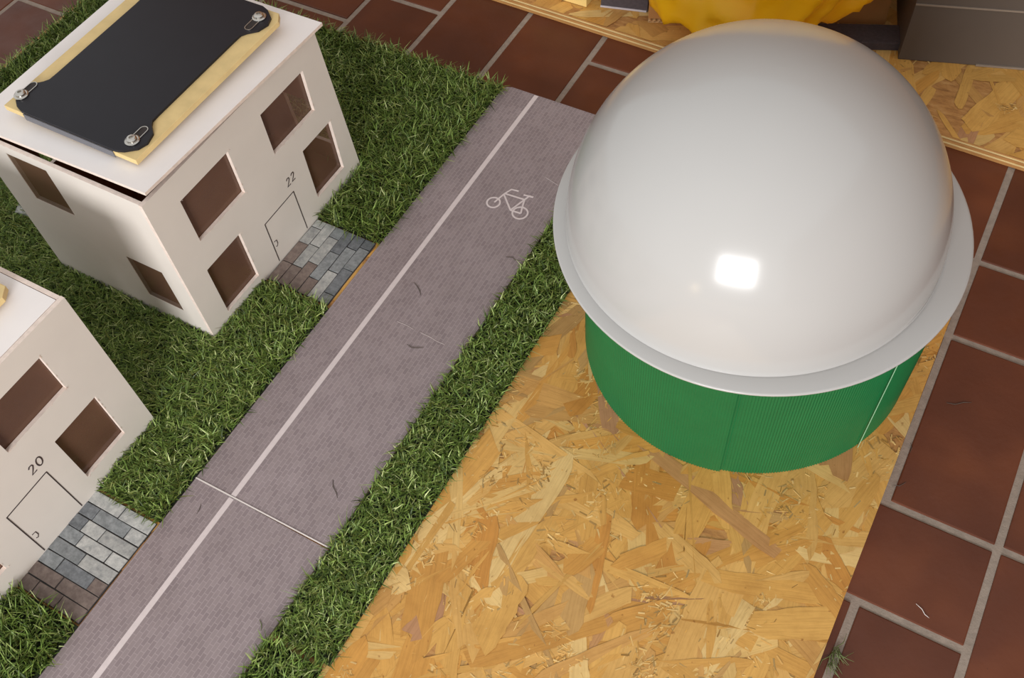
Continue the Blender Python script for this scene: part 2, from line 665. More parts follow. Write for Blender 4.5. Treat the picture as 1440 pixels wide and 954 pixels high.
tag(mb.build('edge_layer', PLY, board2), 'pale layer lines along the board edge')

# ------------------------------------------------------------------ road cards
RZ = 0.0035
def road_piece(y0, y1, label, corner=False):
    xl, xr = -0.6165, -0.4300
    poly = [(xl, y0), (xr, y0), (xr, y1)] + ([(xl + .012, y1), (xl + .004, y1 - .003), (xl, y1 - .010)] if corner else [(xl, y1)])
    m = MB(); m.prism(poly, 0.0002, RZ, 0, 1)
    o = tag(m.build('road_card', [ROAD, PAPER]), label, 'model road')
    lx = -0.5632
    m = MB(); m.box(lx - .0033, lx + .0033, y0 + .0005, y1 - .001, RZ, RZ + .00015)
    m.build('lane_line', LINE, o)
    return o
road = road_piece(0.2295, 0.9545, 'long grey paved road card with the white bicycle mark', True)
road2 = road_piece(-0.36, 0.2275, 'near grey paved road card in front of house number 20')
mb = MB()
mb.prism([(-0.6165, 0.2272), (-0.4300, 0.2292), (-0.4300, 0.2304), (-0.6165, 0.2288)], RZ - .001, RZ + .0006)
tag(mb.build('paper_edge', PAPER, road), 'white torn paper edge at the joint')
r = random.Random(3)
for k, (pts) in enumerate([[(-.527, .5175), (-.512, .518), (-.502, .5165)], [(-.492, .5165), (-.476, .516), (-.468, .5145), (-.455, .5145)], [(-.474, .815), (-.462, .812), (-.452, .8095)]]):
    m = MB(); m.tube([(x, y, RZ) for x, y in pts], .00035, 0, 5)
    m.build('crack', CRACK, road)


RIB = [0]


def ribbon(m, pts, w, z0, z1, closed=False):
    RIB[0] = (RIB[0] + 1) % 9
    z1 = z1 + RIB[0] * .00001
    P = [Vector(p) for p in pts]
    n = len(P)
    L, R = [], []
    for i in range(n):
        if closed:
            a, b = P[(i - 1) % n], P[(i + 1) % n]
        else:
            a, b = P[max(i - 1, 0)], P[min(i + 1, n - 1)]
        d = (b - a).normalized()
        nr = Vector((-d.y, d.x))
        L.append(P[i] + nr * w / 2); R.append(P[i] - nr * w / 2)
    for i in range(n if closed else n - 1):
        j = (i + 1) % n
        m.prism([tuple(R[i]), tuple(R[j]), tuple(L[j]), tuple(L[i])], z0, z1 + (i % 2) * .000005)


mb = MB()
W = 0.0024
z0, z1 = RZ, RZ + .0002
for (cx, cy, rad) in ((-.5165, .7435, .0090), (-.4748, .7428, .0104)):
    ribbon(mb, [(cx + rad * math.cos(t), cy + rad * math.sin(t)) for t in [2 * math.pi * k / 28 for k in range(28)]], W, z0, z1, True)
for pts in ([(-.5155, .7445), (-.511, .763), (-.506, .775), (-.4955, .7765)], [(-.5105, .7645), (-.481, .7665)], [(-.5112, .763), (-.489, .7415)],
            [(-.489, .7415), (-.4805, .767), (-.4785, .7735)], [(-.486, .7735), (-.472, .7755)], [(-.489, .7415), (-.4735, .7425)], [(-.4805, .7655), (-.4770, .753), (-.4735, .7425)]):
    ribbon(mb, pts, W, z0, z1)
mb.prism([(-.4845, .7728), (-.4725, .7738), (-.4725, .7765), (-.4780, .7765)], z0, z1)
tag(mb.build('bicycle_mark', LINE, road), 'white bicycle symbol printed on the road')

# ------------------------------------------------------------------ paved paths, stone by stone
def path(label, x0, x1, y0, y1, rows, along_x, seed, brown):
    r = random.Random(seed)
    m = MB(); m.box(x0, x1, y0, y1, 0.0002, 0.0024)
    p = tag(m.build('paved_path', simple('path_joint_%d' % seed, (58, 56, 56), 0.8, 0.15)), label, 'model path')
    n = len(rows)
    for i, cuts in enumerate(rows):
        for a, b in zip(cuts[:-1], cuts[1:]):
            if along_x:
                h = (y1 - y0) / n
                X0, X1 = x0 + a * (x1 - x0), x0 + b * (x1 - x0)
                Y1 = y1 - i * h; Y0 = Y1 - h
            else:
                h = (x1 - x0) / n
                X0 = x0 + i * h; X1 = X0 + h
                Y0, Y1 = y0 + a * (y1 - y0), y0 + b * (y1 - y0)
            g = 0.00065
            j = lambda: r.uniform(-.0004, .0004)
            top = 0.0034 + r.uniform(0, .0007)
            poly = [(X0 + g + j(), Y0 + g + j()), (X1 - g + j(), Y0 + g + j()), (X1 - g + j(), Y1 - g + j()), (X0 + g + j(), Y1 - g + j())]
            cx, cy = (X0 + X1) / 2, (Y0 + Y1) / 2
            s = MB(); s.prism(poly, 0.0022, top)
            t = (cy - y0) / (y1 - y0) if along_x else (cy - y0) / (y1 - y0) + .25 * (cx - x0) / (x1 - x0)
            mat = STONES[3] if t < brown + r.uniform(-.06, .06) or (not along_x and i == 0 and t < .62) else STONES[r.choice([0, 0, 1, 1, 1, 2])]  # shadow and reflection tint at the path's lower left, painted as browner stones
            s.build('paving_stone', mat, p, bevel=.0004, origin=(cx, cy, 0.0022))
    return p


path('paved path of wide grey stones before the door of number 20', -0.7125, -0.6195, 0.0350, 0.1625,
     [[0, .52, 1], [0, .25, .76, 1], [0, .22, .5, 1], [0, .30, .76, 1], [0, .50, 1], [0, .30, .80, 1], [0, .46, 1], [0, .24, .62, 1]], True, 1, 0.27)
path('paved path of narrow lengthwise stones before the door of number 22', -0.7190, -0.6225, 0.4990, 0.6125,
     [[0, .3, .62, .88, 1], [0, .30, .64, 1], [0, .42, .84, 1], [0, .24, .66, 1], [0, .42, .80, 1], [0, .14, .52, .86, 1]], False, 2, 0.30)
mb = MB(); mb.prism([(-1.121, .452), (-1.110, .430), (-1.080, .437), (-1.088, .460)], 0.0002, 0.0105)
tag(mb.build('paving_stone', STONES[1], bevel=.0008), 'single pale loose paving stone in the dark grass behind number 22', 'stone')

# ------------------------------------------------------------------ artificial turf
HOUSES = [(-0.985, -0.720, 0.392, 0.721), (-0.985, -0.710, -0.064, 0.265)]
PATHS = [(-0.7125, -0.6195, 0.0350, 0.1625), (-0.7200, -0.6225, 0.4990, 0.6125)]
G_COL = np.array([s2l(c) for c in [(106, 130, 58), (88, 112, 48), (124, 146, 70), (62, 80, 36), (152, 168, 98), (112, 120, 58), (186, 196, 136)]])
G_W = np.array([5, 5, 4, 3, 2.6, 2, 1.0]); G_W = G_W / G_W.sum()


def turf(label, rects, density, length, lean, leandir, seed, holes=(), width=0.0017, curl=0.5, margin=260):
    r = np.random.default_rng(seed)
    m = MB()
    for (x0, x1, y0, y1) in rects:
        m.box(x0, x1, y0, y1, 0.0003, 0.0030)
    o = tag(m.build('turf_mat', BACKING), label, 'artificial grass')
    P = []
    for (x0, x1, y0, y1) in rects:
        n = int((x1 - x0) * (y1 - y0) * density)
        p = np.c_[r.uniform(x0, x1, n), r.uniform(y0, y1, n)]
        P.append(p)
    P = np.concatenate(P)
    # tufts: pull the blades together a little
    P += r.normal(0, .0008, P.shape)
    keep = np.ones(len(P), bool)
    for (x0, x1, y0, y1) in holes:
        keep &= ~((P[:, 0] > x0) & (P[:, 0] < x1) & (P[:, 1] > y0) & (P[:, 1] < y1))
    px, py = pixel(np.c_[P, np.zeros(len(P))])
    keep &= (px > -margin) & (px < 1440 + margin) & (py > -margin) & (py < 954 + margin)
    P = P[keep]
    n = len(P)
    L = length * r.uniform(.6, 1.25, n)
    th = np.where(r.random(n) < lean[1], leandir + r.normal(0, .55, n), r.uniform(0, 2 * math.pi, n))
    bend = np.abs(r.normal(lean[0], .25, n)).clip(.05, 1.2)
    d = np.c_[np.cos(th), np.sin(th)]
    s = np.c_[-d[:, 1], d[:, 0]]
    tw = r.normal(0, curl, n)
    w = width * r.uniform(.7, 1.3, n)
    base = np.c_[P, np.full(n, .0028)]
    f1, f2 = .45, 1.0
    def at(f, k):
        h = L * f * np.cos(bend * k); g = L * f * np.sin(bend * k)
        c = base.copy()
        c[:, :2] += d * g[:, None] + s * (tw * L * f * f * .5)[:, None]
        c[:, 2] += h
        return c
    c0, c1, c2 = base, at(f1, .7), at(f2, 1.15)
    S = np.c_[s, np.zeros(n)]
    V = np.stack([c0 - S * w[:, None] / 2, c0 + S * w[:, None] / 2, c1 + S * w[:, None] * .45, c1 - S * w[:, None] * .45, c2 + S * w[:, None] * .08, c2 - S * w[:, None] * .08], 1).reshape(-1, 3)
    i = np.arange(n)[:, None] * 6
    F = np.concatenate([i + np.array([[0, 1, 2, 3]]), i + np.array([[3, 2, 4, 5]])])
    col = G_COL[r.choice(len(G_COL), n, p=G_W)] * r.uniform(.88, 1.30, (n, 1))
    C = np.repeat(col, 6, axis=0)
    b = numpy_mesh('grass_blades', V, F, GRASS, o, C)
    tag(b, kind='stuff')
    # footprints of the things that stand in this mat are left free of backing by standing on the backing
    return o


def cut_rects(x0, x1, y0, y1, holes):
    """split a rectangle around rectangular holes"""
    X = sorted({x0, x1, *[h[0] for h in holes], *[h[1] for h in holes]}); X = [v for v in X if x0 <= v <= x1]
    Y = sorted({y0, y1, *[h[2] for h in holes], *[h[3] for h in holes]}); Y = [v for v in Y if y0 <= v <= y1]
    out = []
    for a, b in zip(X[:-1], X[1:]):
        for c, d in zip(Y[:-1], Y[1:]):
            mx, my = (a + b) / 2, (c + d) / 2
            if not any(h[0] < mx < h[1] and h[2] < my < h[3] for h in holes):
                out.append((a, b, c, d))
    return out


HP = HOUSES + PATHS
TX0, TX1 = -1.362, -0.6180
ALLH = HP
turf('artificial grass mat round the far side of number 22', cut_rects(TX0, TX1, 0.6145, 0.949, ALLH), 190000, .0200, (.75, .65), -0.5, 11, ALLH)
turf('artificial grass mat between houses 20 and 22', cut_rects(TX0, TX1, 0.1655, 0.4960, ALLH) + cut_rects(TX0, -.9000, 0.4960, 0.6145, ALLH), 200000, .0145, (.75, .35), -1.9, 12, ALLH, curl=.9)
turf('artificial grass mat at the near left below the door of number 20', cut_rects(TX0, TX1, -0.36, 0.0330, ALLH) + cut_rects(TX0, -.7135, 0.0330, 0.1655, ALLH), 170000, .0200, (.55, .5), 0.2, 13, ALLH)
turf('long narrow artificial grass strip between road and bare strand board', [(-0.4285, -0.3560, 0.1255, 0.949)], 210000, .0125, (.85, .4), -1.2, 14, (), curl=1.0)
turf('short piece of narrow artificial grass strip at the bottom edge', [(-0.4285, -0.3610, -0.34, 0.1190)], 180000, .0170, (.6, .5), 0.9, 15)


# ------------------------------------------------------------------ the model houses
def plate(m, org, ua, va, na, us, vs_, th, holes, top=None):
    """a board with rectangular openings; materials 0 outer, 1 inner, 2 cut edge. na = outward normal, org on the outer face"""
    U = sorted({0, us, *[h[0] for h in holes], *[h[1] for h in holes]})
    Vv = sorted({0, vs_, *[h[2] for h in holes], *[h[3] for h in holes]})
    org, ua, va, na = Vector(org), Vector(ua), Vector(va), Vector(na)
    fill = {}
    for i in range(len(U) - 1):
        for j in range(len(Vv) - 1):
            mu, mv = (U[i] + U[i + 1]) / 2, (Vv[j] + Vv[j + 1]) / 2
            fill[i, j] = not any(h[0] < mu < h[1] and h[2] < mv < h[3] for h in holes)
    P = lambda u, v, w: org + ua * u + va * v - na * (w * th)
    for (i, j), f in fill.items():
        if not f: continue
        a, b, c, d = U[i], U[i + 1], Vv[j], Vv[j + 1]
        m.face([P(a, c, 0), P(b, c, 0), P(b, d, 0), P(a, d, 0)], 0)
        m.face([P(a, c, 1), P(a, d, 1), P(b, d, 1), P(b, c, 1)], 1)
        for di, dj, e in ((-1, 0, (a, c, a, d)), (1, 0, (b, c, b, d)), (0, -1, (a, c, b, c)), (0, 1, (a, d, b, d))):
            if not fill.get((i + di, j + dj), False):
                m.face([P(e[0], e[1], 0), P(e[2], e[3], 0), P(e[2], e[3], 1), P(e[0], e[1], 1)], 2)


GLYPH = {'2': [(0, .82), (.18, 1.0), (.5, .98), (.6, .78), (.42, .5), (.0, .02), (.68, .05)],
         '0': [(.35 + .36 * math.cos(t), .5 + .5 * math.sin(t)) for t in [math.pi / 2 + 2 * math.pi * k / 18 for k in range(19)]]}


def house(number, y0, fx, label, front_holes, door, txt, roof_off, bx=-0.985, taper=0.0):
    """front wall faces +x at x = fx, side wall faces -y at y = y0"""
    TH, H, LY = 0.0050, 0.2500, 0.329

    def lean(m):
        m.v = [(x, y - taper * z / H if y > y0 + LY - TH - .003 else y, z) for x, y, z in m.v]
        return m
    h = empty('model_house', (fx - .13, y0 + LY / 2, 0))
    tag(h, label, 'model house')
    mats = [WALLW, WALLB, EDGE]
    m = MB(); plate(m, (fx, y0, 0.0004), (0, 1, 0), (0, 0, 1), (1, 0, 0), LY, H, TH, front_holes)
    front = lean(m).build('front_wall', mats, h)
    D = fx - TH - bx
    sh = [(-0.932 - bx, -0.869 - bx, .161, .2365), (-0.8125 - bx, -0.756 - bx, .040, .1165)]
    m = MB(); plate(m, (bx, y0 + .0006, 0.0004), (1, 0, 0), (0, 0, 1), (0, -1, 0), D - .0002, H, TH, sh)
    near = m.build('side_wall', mats, h)
    m = MB(); plate(m, (bx, y0 + LY - .0006, 0.0004), (1, 0, 0), (0, 0, 1), (0, 1, 0), D - .0002, H, TH, sh)
    far = lean(m).build('side_wall', mats, h)
    bh = [(.05, .13, .14, .21), (.19, .27, .14, .21)]
    m = MB(); plate(m, (bx, y0 + .0048, 0.0004), (0, 1, 0), (0, 0, 1), (-1, 0, 0), LY - .0096, H, TH, bh)
    back = lean(m).build('back_wall', mats, h)
    m = MB(); m.box(bx + .0045, fx - TH - .0005, y0 + .005, y0 + LY - .005, .0005, .0030)
    m.build('house_floor', WALLB, h)
    # panes sit just behind the openings
    for hs, wall, mk in ((front_holes, front, lambda a, b, c, d: [(fx - TH - .0006, y0 + a, c), (fx - TH - .0006, y0 + b, c), (fx - TH - .0006, y0 + b, d), (fx - TH - .0006, y0 + a, d)]),
                         (sh, near, lambda a, b, c, d: [(bx + a + .0045, y0 + .0009, c + .0041), (bx + b - .0045, y0 + .0009, c + .0041), (bx + b - .0045, y0 + .0009, d - .0035), (bx + a + .0045, y0 + .0009, d - .0035)])):
        for (a, b, c, d) in hs:
            m = MB(); m.face(mk(a - .004, b + .004, c - .0036, d + .004))
            m.build('window_pane', PANE, wall)
    rr = random.Random(int(number))
    m = MB()
    for (a, b, c, d) in front_holes:
        for (yy, zz) in ((a, c), (b, c), (b, d), (a, d)):
            for k in range(rr.choice([1, 2, 3])):
                y_, z_ = y0 + yy + rr.uniform(-.002, .002), zz + rr.uniform(-.002, .002)
                w_, h_ = rr.uniform(.0008, .0022), rr.uniform(.0006, .0030)
                m.face([(fx + .0003, y_, z_), (fx + .0003, y_ + w_, z_ + h_ * .3), (fx + rr.uniform(.001, .0025), y_ + w_ * .4, z_ + h_)])
        for k in range(9):
            t_ = rr.random()
            y_, z_ = (y0 + a + t_ * (b - a), c) if rr.random() < .5 else (y0 + b, c + t_ * (d - c))
            w_ = rr.uniform(.0015, .006)
            if z_ == c: m.face([(fx + .0003, y_, c - .0009), (fx + .0003, y_ + w_, c - .0004), (fx + .0004, y_ + w_ * .6, c + .0006), (fx + .0004, y_ + .0004, c + .0004)])
            else: m.face([(fx + .0003, y_ + .0009, z_), (fx + .0003, y_ + .0005, z_ + w_), (fx + .0004, y_ - .0006, z_ + w_ * .6), (fx + .0004, y_ - .0003, z_)])
    tag(m.build('torn_fibre', EDGE, front), kind='stuff')
    # drawn door, its handle and the number
    a, b, t = door
    X = fx + .00025
    def strokes(name, lines, w, lab=None):
        m = MB()
        for L in lines:
            mm = MB(); ribbon(mm, L, w, 0, .00025)
            base = len(m.v)
            m.v += [(X - .0002 + z, y, zz) for (y, zz, z) in mm.v]
            m.f += [[base + i for i in f] for f in mm.f]; m.mi += mm.mi
        return tag(m.build(name, INK, front), lab)
    strokes('door_outline', [[(y0 + a, .006), (y0 + a + .0005, t)], [(y0 + a, t), (y0 + b, t + .001)], [(y0 + b, t + .001), (y0 + b + .001, .006)]], .0013, 'dark line drawing of a door')
    hx = y0 + a + .0045
    strokes('door_handle', [[(hx - .001, .041), (hx + .0035, .0405), (hx + .0038, .034), (hx + .0015, .0305), (hx - .0005, .032)]], .0011, 'small drawn hook for a door handle')
    ty, tz, th_, tw_, gap = txt
    L = []
    for k, ch in enumerate(number):
        L.append([(y0 + ty + k * gap + tw_ * (u + .12 * v), tz + th_ * v + k * .0008) for u, v in GLYPH[ch]])
    strokes('house_number', L, .0015, 'hand drawn number ' + number)
    # roof
    x0, x1, ya, yb = (bx - .004 if roof_off[0] > 0 else bx + .0056), fx + roof_off[0], y0 - roof_off[1], y0 + LY + roof_off[2]
    zs = roof_off[3]
    N = 8
    m = MB()
    def zt(u, v):
        return zs[0] * u * (1 - v) + zs[1] * u * v + zs[2] * (1 - u) * (1 - v) + zs[3] * (1 - u) * v
    TR = .0042
    lowg, top = [], []
    for i in range(N + 1):
        u = i / N
        lowg.append([(x0 + u * (x1 - x0), ya + v * (yb - ya), zt(u, v)) for v in [k / N for k in range(N + 1)]])
    top = [[(x, y, z + TR) for x, y, z in r_] for r_ in lowg]
    m.grid(top, 0); m.grid([list(reversed(r_)) for r_ in lowg], 1)
    for seq in ([(0, k) for k in range(N + 1)], [(N, k) for k in range(N + 1)], [(k, 0) for k in range(N + 1)], [(k, N) for k in range(N + 1)]):
        m.grid([[lowg[a_][b_] for a_, b_ in seq], [top[a_][b_] for a_, b_ in seq]], 2)
    m.build('roof', [ROOFW, WALLB, EDGE], h, weld=True)
    return h


F22 = [(.044, .1285, .146, .2145), (.191, .2755, .153, .2170), (.034, .0980, .0195, .103), (.2350, .2965, .0315, .1175)]
house('22', 0.392, -0.7200, 'white board model house with drawn number 22 and a solar panel on its lifted roof', F22, (.1365, .1985, .0785), (.1925, .0930, .0125, .0092, .0098),
      (.0060, -.0075, -.0060, (.2630, .2515, .2508, .2508)), taper=0.0170)
F20 = [(.047, .1290, .146, .2145), (.190, .2740, .158, .2175), (.040, .1060, .0370, .110), (.2290, .2915, .0325, .1150)]
house('20', -0.0640, -0.7100, 'white board model house with drawn number 20 at the left edge of the picture', F20, (.1430, .2020, .0925), (.1905, .1065, .0128, .0096, .0102),
      (-.0056, -.0062, -.0062, (.2462, .2462, .2462, .2462)))


# ------------------------------------------------------------------ solar panels
def solar(label, ox, oy, oz):
    """mount x 0..-.195, y 0..+.262 seen from its near front corner"""
    t = empty('solar_panel', (ox - .0975, oy + .13, oz))
    tag(t, label, 'solar panel')
    w, l = .197, .262
    m = MB(); m.prism([(ox - w, oy), (ox, oy), (ox + .002, oy + l - .012), (ox - .006, oy + l), (ox - w, oy + l)], oz + .0040, oz + .0110)
    m.build('mount_board', PLY, t, bevel=.0006)
    for x in (ox - w + .012, ox - .030):
        m = MB(); m.box(x, x + .018, oy + .010, oy + l - .010, oz + .0002, oz + .0040)
        m.build('spacer', PANELEDGE, t)
    # dark sheet with four eared corners
    def mirror(P):
        return P
    nr = [(.022, .004), (.168, .004), (.176, .007), (.186, .013), (.1905, .024), (.188, .036), (.178, .046), (.1705, .053), (.1690, .060)]
    # outline in local (x to the back, y along)
    half = [(.168, .0000), (.178, .0035), (.190, .013), (.194, .024), (.190, .038), (.180, .047), (.176, .053), (.1755, .064)]
    left = [(w - x, y) for x, y in half]
    A = left[::-1]
    poly = []
    poly += [(w - x, y) for x, y in reversed(half)]           # near front ear going to the near edge
    poly += half                                               # near back ear
    poly += [(x, l - y) for x, y in reversed(half)]
    poly += [(w - x, l - y) for x, y in half]
    P2 = [(ox - x, oy + y) for x, y in poly]
    area = sum(P2[i][0] * P2[(i + 1) % len(P2)][1] - P2[(i + 1) % len(P2)][0] * P2[i][1] for i in range(len(P2)))
    if area < 0: P2 = P2[::-1]
    m = MB(); m.prism(P2, oz + .0112, oz + .0142, 0, 1)
    sheet = m.build('dark_sheet', [PANEL, PANEL], t)
    m = MB()
    m.box(ox - .166, ox - .032, oy - .0012, oy - .0002, oz + .0024, oz + .0111)
    tag(m.build('edge_trim', PANELEDGE, t), 'grey strip along the near edge')
    for (sx, sy, dy) in ((.0195, .019, .018), (.186, .019, .018), (.0195, l - .019, -.020), (.186, l - .019, -.020)):
        x, y = ox - sx, oy + sy
        m = MB()
        pl = []
        for k in range(13):
            a = math.pi * k / 12
            pl.append((x + .0048 * math.cos(a), y + (dy if dy > 0 else 0) + .0048 * math.sin(a)))
        for k in range(13):
            a = math.pi + math.pi * k / 12
            pl.append((x + .0048 * math.cos(a), y + (0 if dy > 0 else dy) + .0048 * math.sin(a)))
        m.prism(pl, oz + .0142, oz + .0146)
        sl = m.build('slot', SLOT, sheet)
        m = MB()
        rim_ = [(px_, py_) for px_, py_ in pl]
        ribbon(m, rim_, .0009, oz + .0143, oz + .0152, True)
        m.build('slot_rim', STEEL, sheet)
        m = MB()
        prof = [(.0084, .0146), (.0084, .0156), (.0072, .0164), (.0060, .0164), (.0058, .0182), (.0046, .0194), (.0023, .0197), (.0020, .0178), (0.00001, .0178)]
        m.grid([[(x + r_ * math.cos(a), y + r_ * math.sin(a), oz + z_) for r_, z_ in prof] for a in [2 * math.pi * k / 20 for k in range(20)]], 0, True)
        m.build('screw', STEEL, t, smooth=False, weld=True)
    return t


solar('black solar panel on pale plywood on the roof of number 22', -0.7470, 0.4270, 0.2640)
solar('corner of a solar panel mount on the roof of number 20', -0.7580, -0.0170, 0.2506)

# ------------------------------------------------------------------ drum and dome
CX, CY, RZZ, TY = -0.149, 0.684, 0.2210, 0.0375
DX, DY, DR = -0.139, 0.694, 0.1910
NF = 390
th0 = math.atan2(0.5078 - DY, -0.104 - DX)               # overlap of the green sheet, in front
m = MB()
cols = []
NS = 5
TOT = 2 * math.pi + .06
for k in range(NF * NS + 1):
    a = th0 + TOT * k / (NF * NS)
    rr = DR + .00055 * math.cos(2 * math.pi * k / NS) - (.0026 if k < 1 else .0026 * (1 - min(1.0, k / (NF * NS * 0.25)))) + 0.0012 * math.sin(3 * a + .6)
    x, y = DX + rr * math.cos(a), DY + rr * math.sin(a)
    zt = RZZ - .0036 + TY * (y - CY)
    cols.append([(x, y, .0012), (x, y, zt)])
m.grid(cols, 0)
drum = tag(m.build('corrugated_drum', GREEN, smooth=True), 'green corrugated plastic drum standing on the strand board under the dome', 'drum')
a = math.atan2(0.606 - DY, 0.0312 - DX)
m = MB()
pts = []
for k in range(2):
    aa = a + (-.0045 + .009 * k)
    rr = DR + .0022 + 0.0012 * math.sin(3 * aa + .6)
    x, y = DX + rr * math.cos(aa), DY + rr * math.sin(aa)
    pts.append([(x, y, .0014), (x, y, RZZ - .0046 + TY * (y - CY))])
m.grid(pts, 0)
tag(m.build('seam_line', GREENLINE, drum), 'pale vertical seam line')

DOX, DOY, DA, DH = CX - .0058, CY - .0030, 0.1900, 0.1949
m = MB()
rows = []
NA, NV = 128, 40
for i in range(NA):
    a = 2 * math.pi * i / NA
    row = []
    for j in range(NV + 1):
        p = math.pi / 2 * (1 - j / NV)
        r_ = max(1e-5, DA * math.cos(p))
        row.append((DOX + r_ * math.cos(a), DOY + r_ * math.sin(a), RZZ + DH * math.sin(p)))
    # a short straight foot down to the flange
    x, y = DOX + (DA + .0002) * math.cos(a), DOY + (DA + .0002) * math.sin(a)
    row.append((x, y, RZZ + .0025 + min(0.0, TY * (y - CY))))
    x2, y2 = DOX + (DA + .0010) * math.cos(a), DOY + (DA + .0010) * math.sin(a)
    row.append((x2, y2, RZZ + .0002 + TY * (y - CY)))
    rows.append(row)
m.grid([list(reversed(r_)) for r_ in rows], 0, True)
dome = tag(m.build('dome', DOME, smooth=True, weld=True), 'glossy white hemispherical dome with a flat flange resting on the green drum', 'dome')
m = MB()
rows = []
FR = .2103
prof = [(DA - .004, -.0030), (DA - .004, .0004), (DA + .0030, .0004), (FR - .0020, .0003), (FR - .0005, -.0001), (FR, -.0008), (FR, -.0022), (FR - .0006, -.0028), (FR - .003, -.0030), (DA - .004, -.0030)]
for i in range(NA):
    a = 2 * math.pi * i / NA
    row = []
    for r_, z_ in prof:
        f = min(1, max(0, (r_ - DA) / (FR - DA)))
        ox_, oy_ = CX - .0058 * (1 - f), CY - .003 * (1 - f)
        x, y = ox_ + r_ * math.cos(a), oy_ + r_ * math.sin(a)
        row.append((x, y, RZZ + z_ + TY * (y - CY)))
    rows.append(row)
m.grid(rows, 0, True)
m.build('flange', DOME, dome, smooth=True, weld=True)

# ------------------------------------------------------------------ things on the back board
def rbox(name, mat, x, y, ang, w, d_, h_, z0=0.0012, bevel=.0008, parent=None):
    """x,y = near left bottom corner"""
    c, s = math.cos(ang), math.sin(ang)
    m = MB()
    m.prism([(x, y), (x + c * w, y + s * w), (x + c * w - s * d_, y + s * w + c * d_), (x - s * d_, y + c * d_)], z0, z0 + h_)
    return m.build(name, mat, parent, bevel=bevel)


tag(rbox('pine_block', PINE, -0.690, 1.1690, -.01, .101, .050, .045), 'pale yellow pine block at the top edge beside the dark foam block', 'wood block')
fb = tag(rbox('foam_block', CHARCOAL, -0.569, 1.1790, .24, .0745, .030, .050), 'dark purple grey foam block left of the cardboard box', 'foam')
c, s = math.cos(.24), math.sin(.24)
m = MB(); m.prism([(-.5693, 1.1778), (-.5693 + c * .0735, 1.1778 + s * .0735), (-.5693 + c * .0735 - s * .002, 1.1778 + s * .0735 + c * .002), (-.5693 - s * .002, 1.1778 + c * .002)], .0012, .0042)
tag(m.build('pale_edge', simple('pale_grey_edge', (186, 180, 186), .8), fb), 'pale cut lower edge')

BA = math.atan2(1.3165 - 1.175, -0.141 + .486)
bc, bs = math.cos(BA), math.sin(BA)
BXX, BYY = -0.4860, 1.1755
def bl(u, v, z):
    return (BXX + bc * u - bs * v, BYY + bs * u + bc * v, z)
box = empty('cardboard_box', bl(.18, .065, 0.0012))
tag(box, 'brown cardboard box with a fluted lower edge under the yellow bag', 'box')
BW, BD, BH = .355, .13, .085
def bpanel(name, u0, u1, v0, v1, z0, z1, mat=CARD):
    m = MB()
    m.box(u0, u1, v0, v1, z0, z1)
    m.v = [bl(*p) for p in m.v]
    return m.build(name, mat, box, bevel=.0003)
bpanel('front_panel', 0, BW, .004, .0075, .0045, BH)
bpanel('back_panel', 0, BW, BD - .0035, BD, .0015, BH)
bpanel('side_panel', 0, .0035, .0078, BD - .0038, .0015, BH)
bpanel('side_panel', BW - .0035, BW, .0078, BD - .0038, .0015, BH)
bpanel('top_flap', 0.0005, BW - .0005, .0045, BD - .0005, BH + .0001, BH + .0033)
bpanel('bottom_liner', 0, BW, -.0012, .0085, .0012, .0020, CARDEDGE)
m = MB()
rowsb = []
for k in range(46 * 6 + 1):
    u = .001 + (BW - .002) * k / (46 * 6)
    z = .0031 + .0010 * math.sin(2 * math.pi * k / 6)
    rowsb.append([bl(u, -.0010, z + .0004), bl(u, .0070, z + .0004), bl(u, .0070, z - .0002), bl(u, -.0010, z - .0002), bl(u, -.0010, z + .0004)])
m.grid(rowsb)
tag(m.build('fluted_edge', CARDEDGE, box), 'wavy corrugated edge at the bottom')

m = MB()
m.box(.245, .372, -.052, -.010, .0012, .0150)
m.v = [bl(*p) for p in m.v]
tag(m.build('dark_tray', CHARCOAL, bevel=.0015), 'flat dark slab lying between the cardboard box and the white dome', 'slab')

# crumpled bag lying over the front of the box
bm = bmesh.new()
bmesh.ops.create_icosphere(bm, subdivisions=6, radius=1.0)
from mathutils import noise as mnoise
BC = Vector((-0.352, 1.318, 0.276))
BR = Vector((.205, .120, .225))
invc = lambda p: (bc * (p.x - BXX) + bs * (p.y - BYY), -bs * (p.x - BXX) + bc * (p.y - BYY))
for v in bm.verts:
    n = v.co.normalized()
    k = 1 + .10 * mnoise.noise(n * 1.7 + Vector((3, 1, 4)))
    rid = 0
    for sc, am in ((1.6, .080), (3.1, .050), (6.0, .018)):
        rid += am * (1 - 2.2 * abs(mnoise.noise(n * sc + Vector((sc, 7, 2)))))
    k += rid - .05
    e = 1.0 if n.z > 0 else max(1e-4, 1 - n.z * n.z) ** -0.05
    p = Vector((BC.x + BR.x * n.x * k * e, BC.y + BR.y * n.y * k * e, BC.z + BR.z * n.z * k))
    p.y += 0.65 * (p.z - BC.z)
    u, w = invc(p)
    if -.01 < u < BW + .01 and w > .002 and p.z < BH + .005:
        if w < (BH + .005 - p.z) :
            dw = w - .0005
            p.x += bs * dw; p.y -= bc * dw
        else:
            p.z = BH + .0052
    p.z = max(p.z, .0035)
    v.co = p
me = bpy.data.meshes.new('yellow_bag')
bm.to_mesh(me); bm.free()
me.materials.append(YELLOW)
me.polygons.foreach_set('use_smooth', [True] * len(me.polygons))
o = bpy.data.objects.new('yellow_bag', me); COL.objects.link(o)
tag(o, 'crumpled bright yellow plastic bag lying over the cardboard box', 'bag')

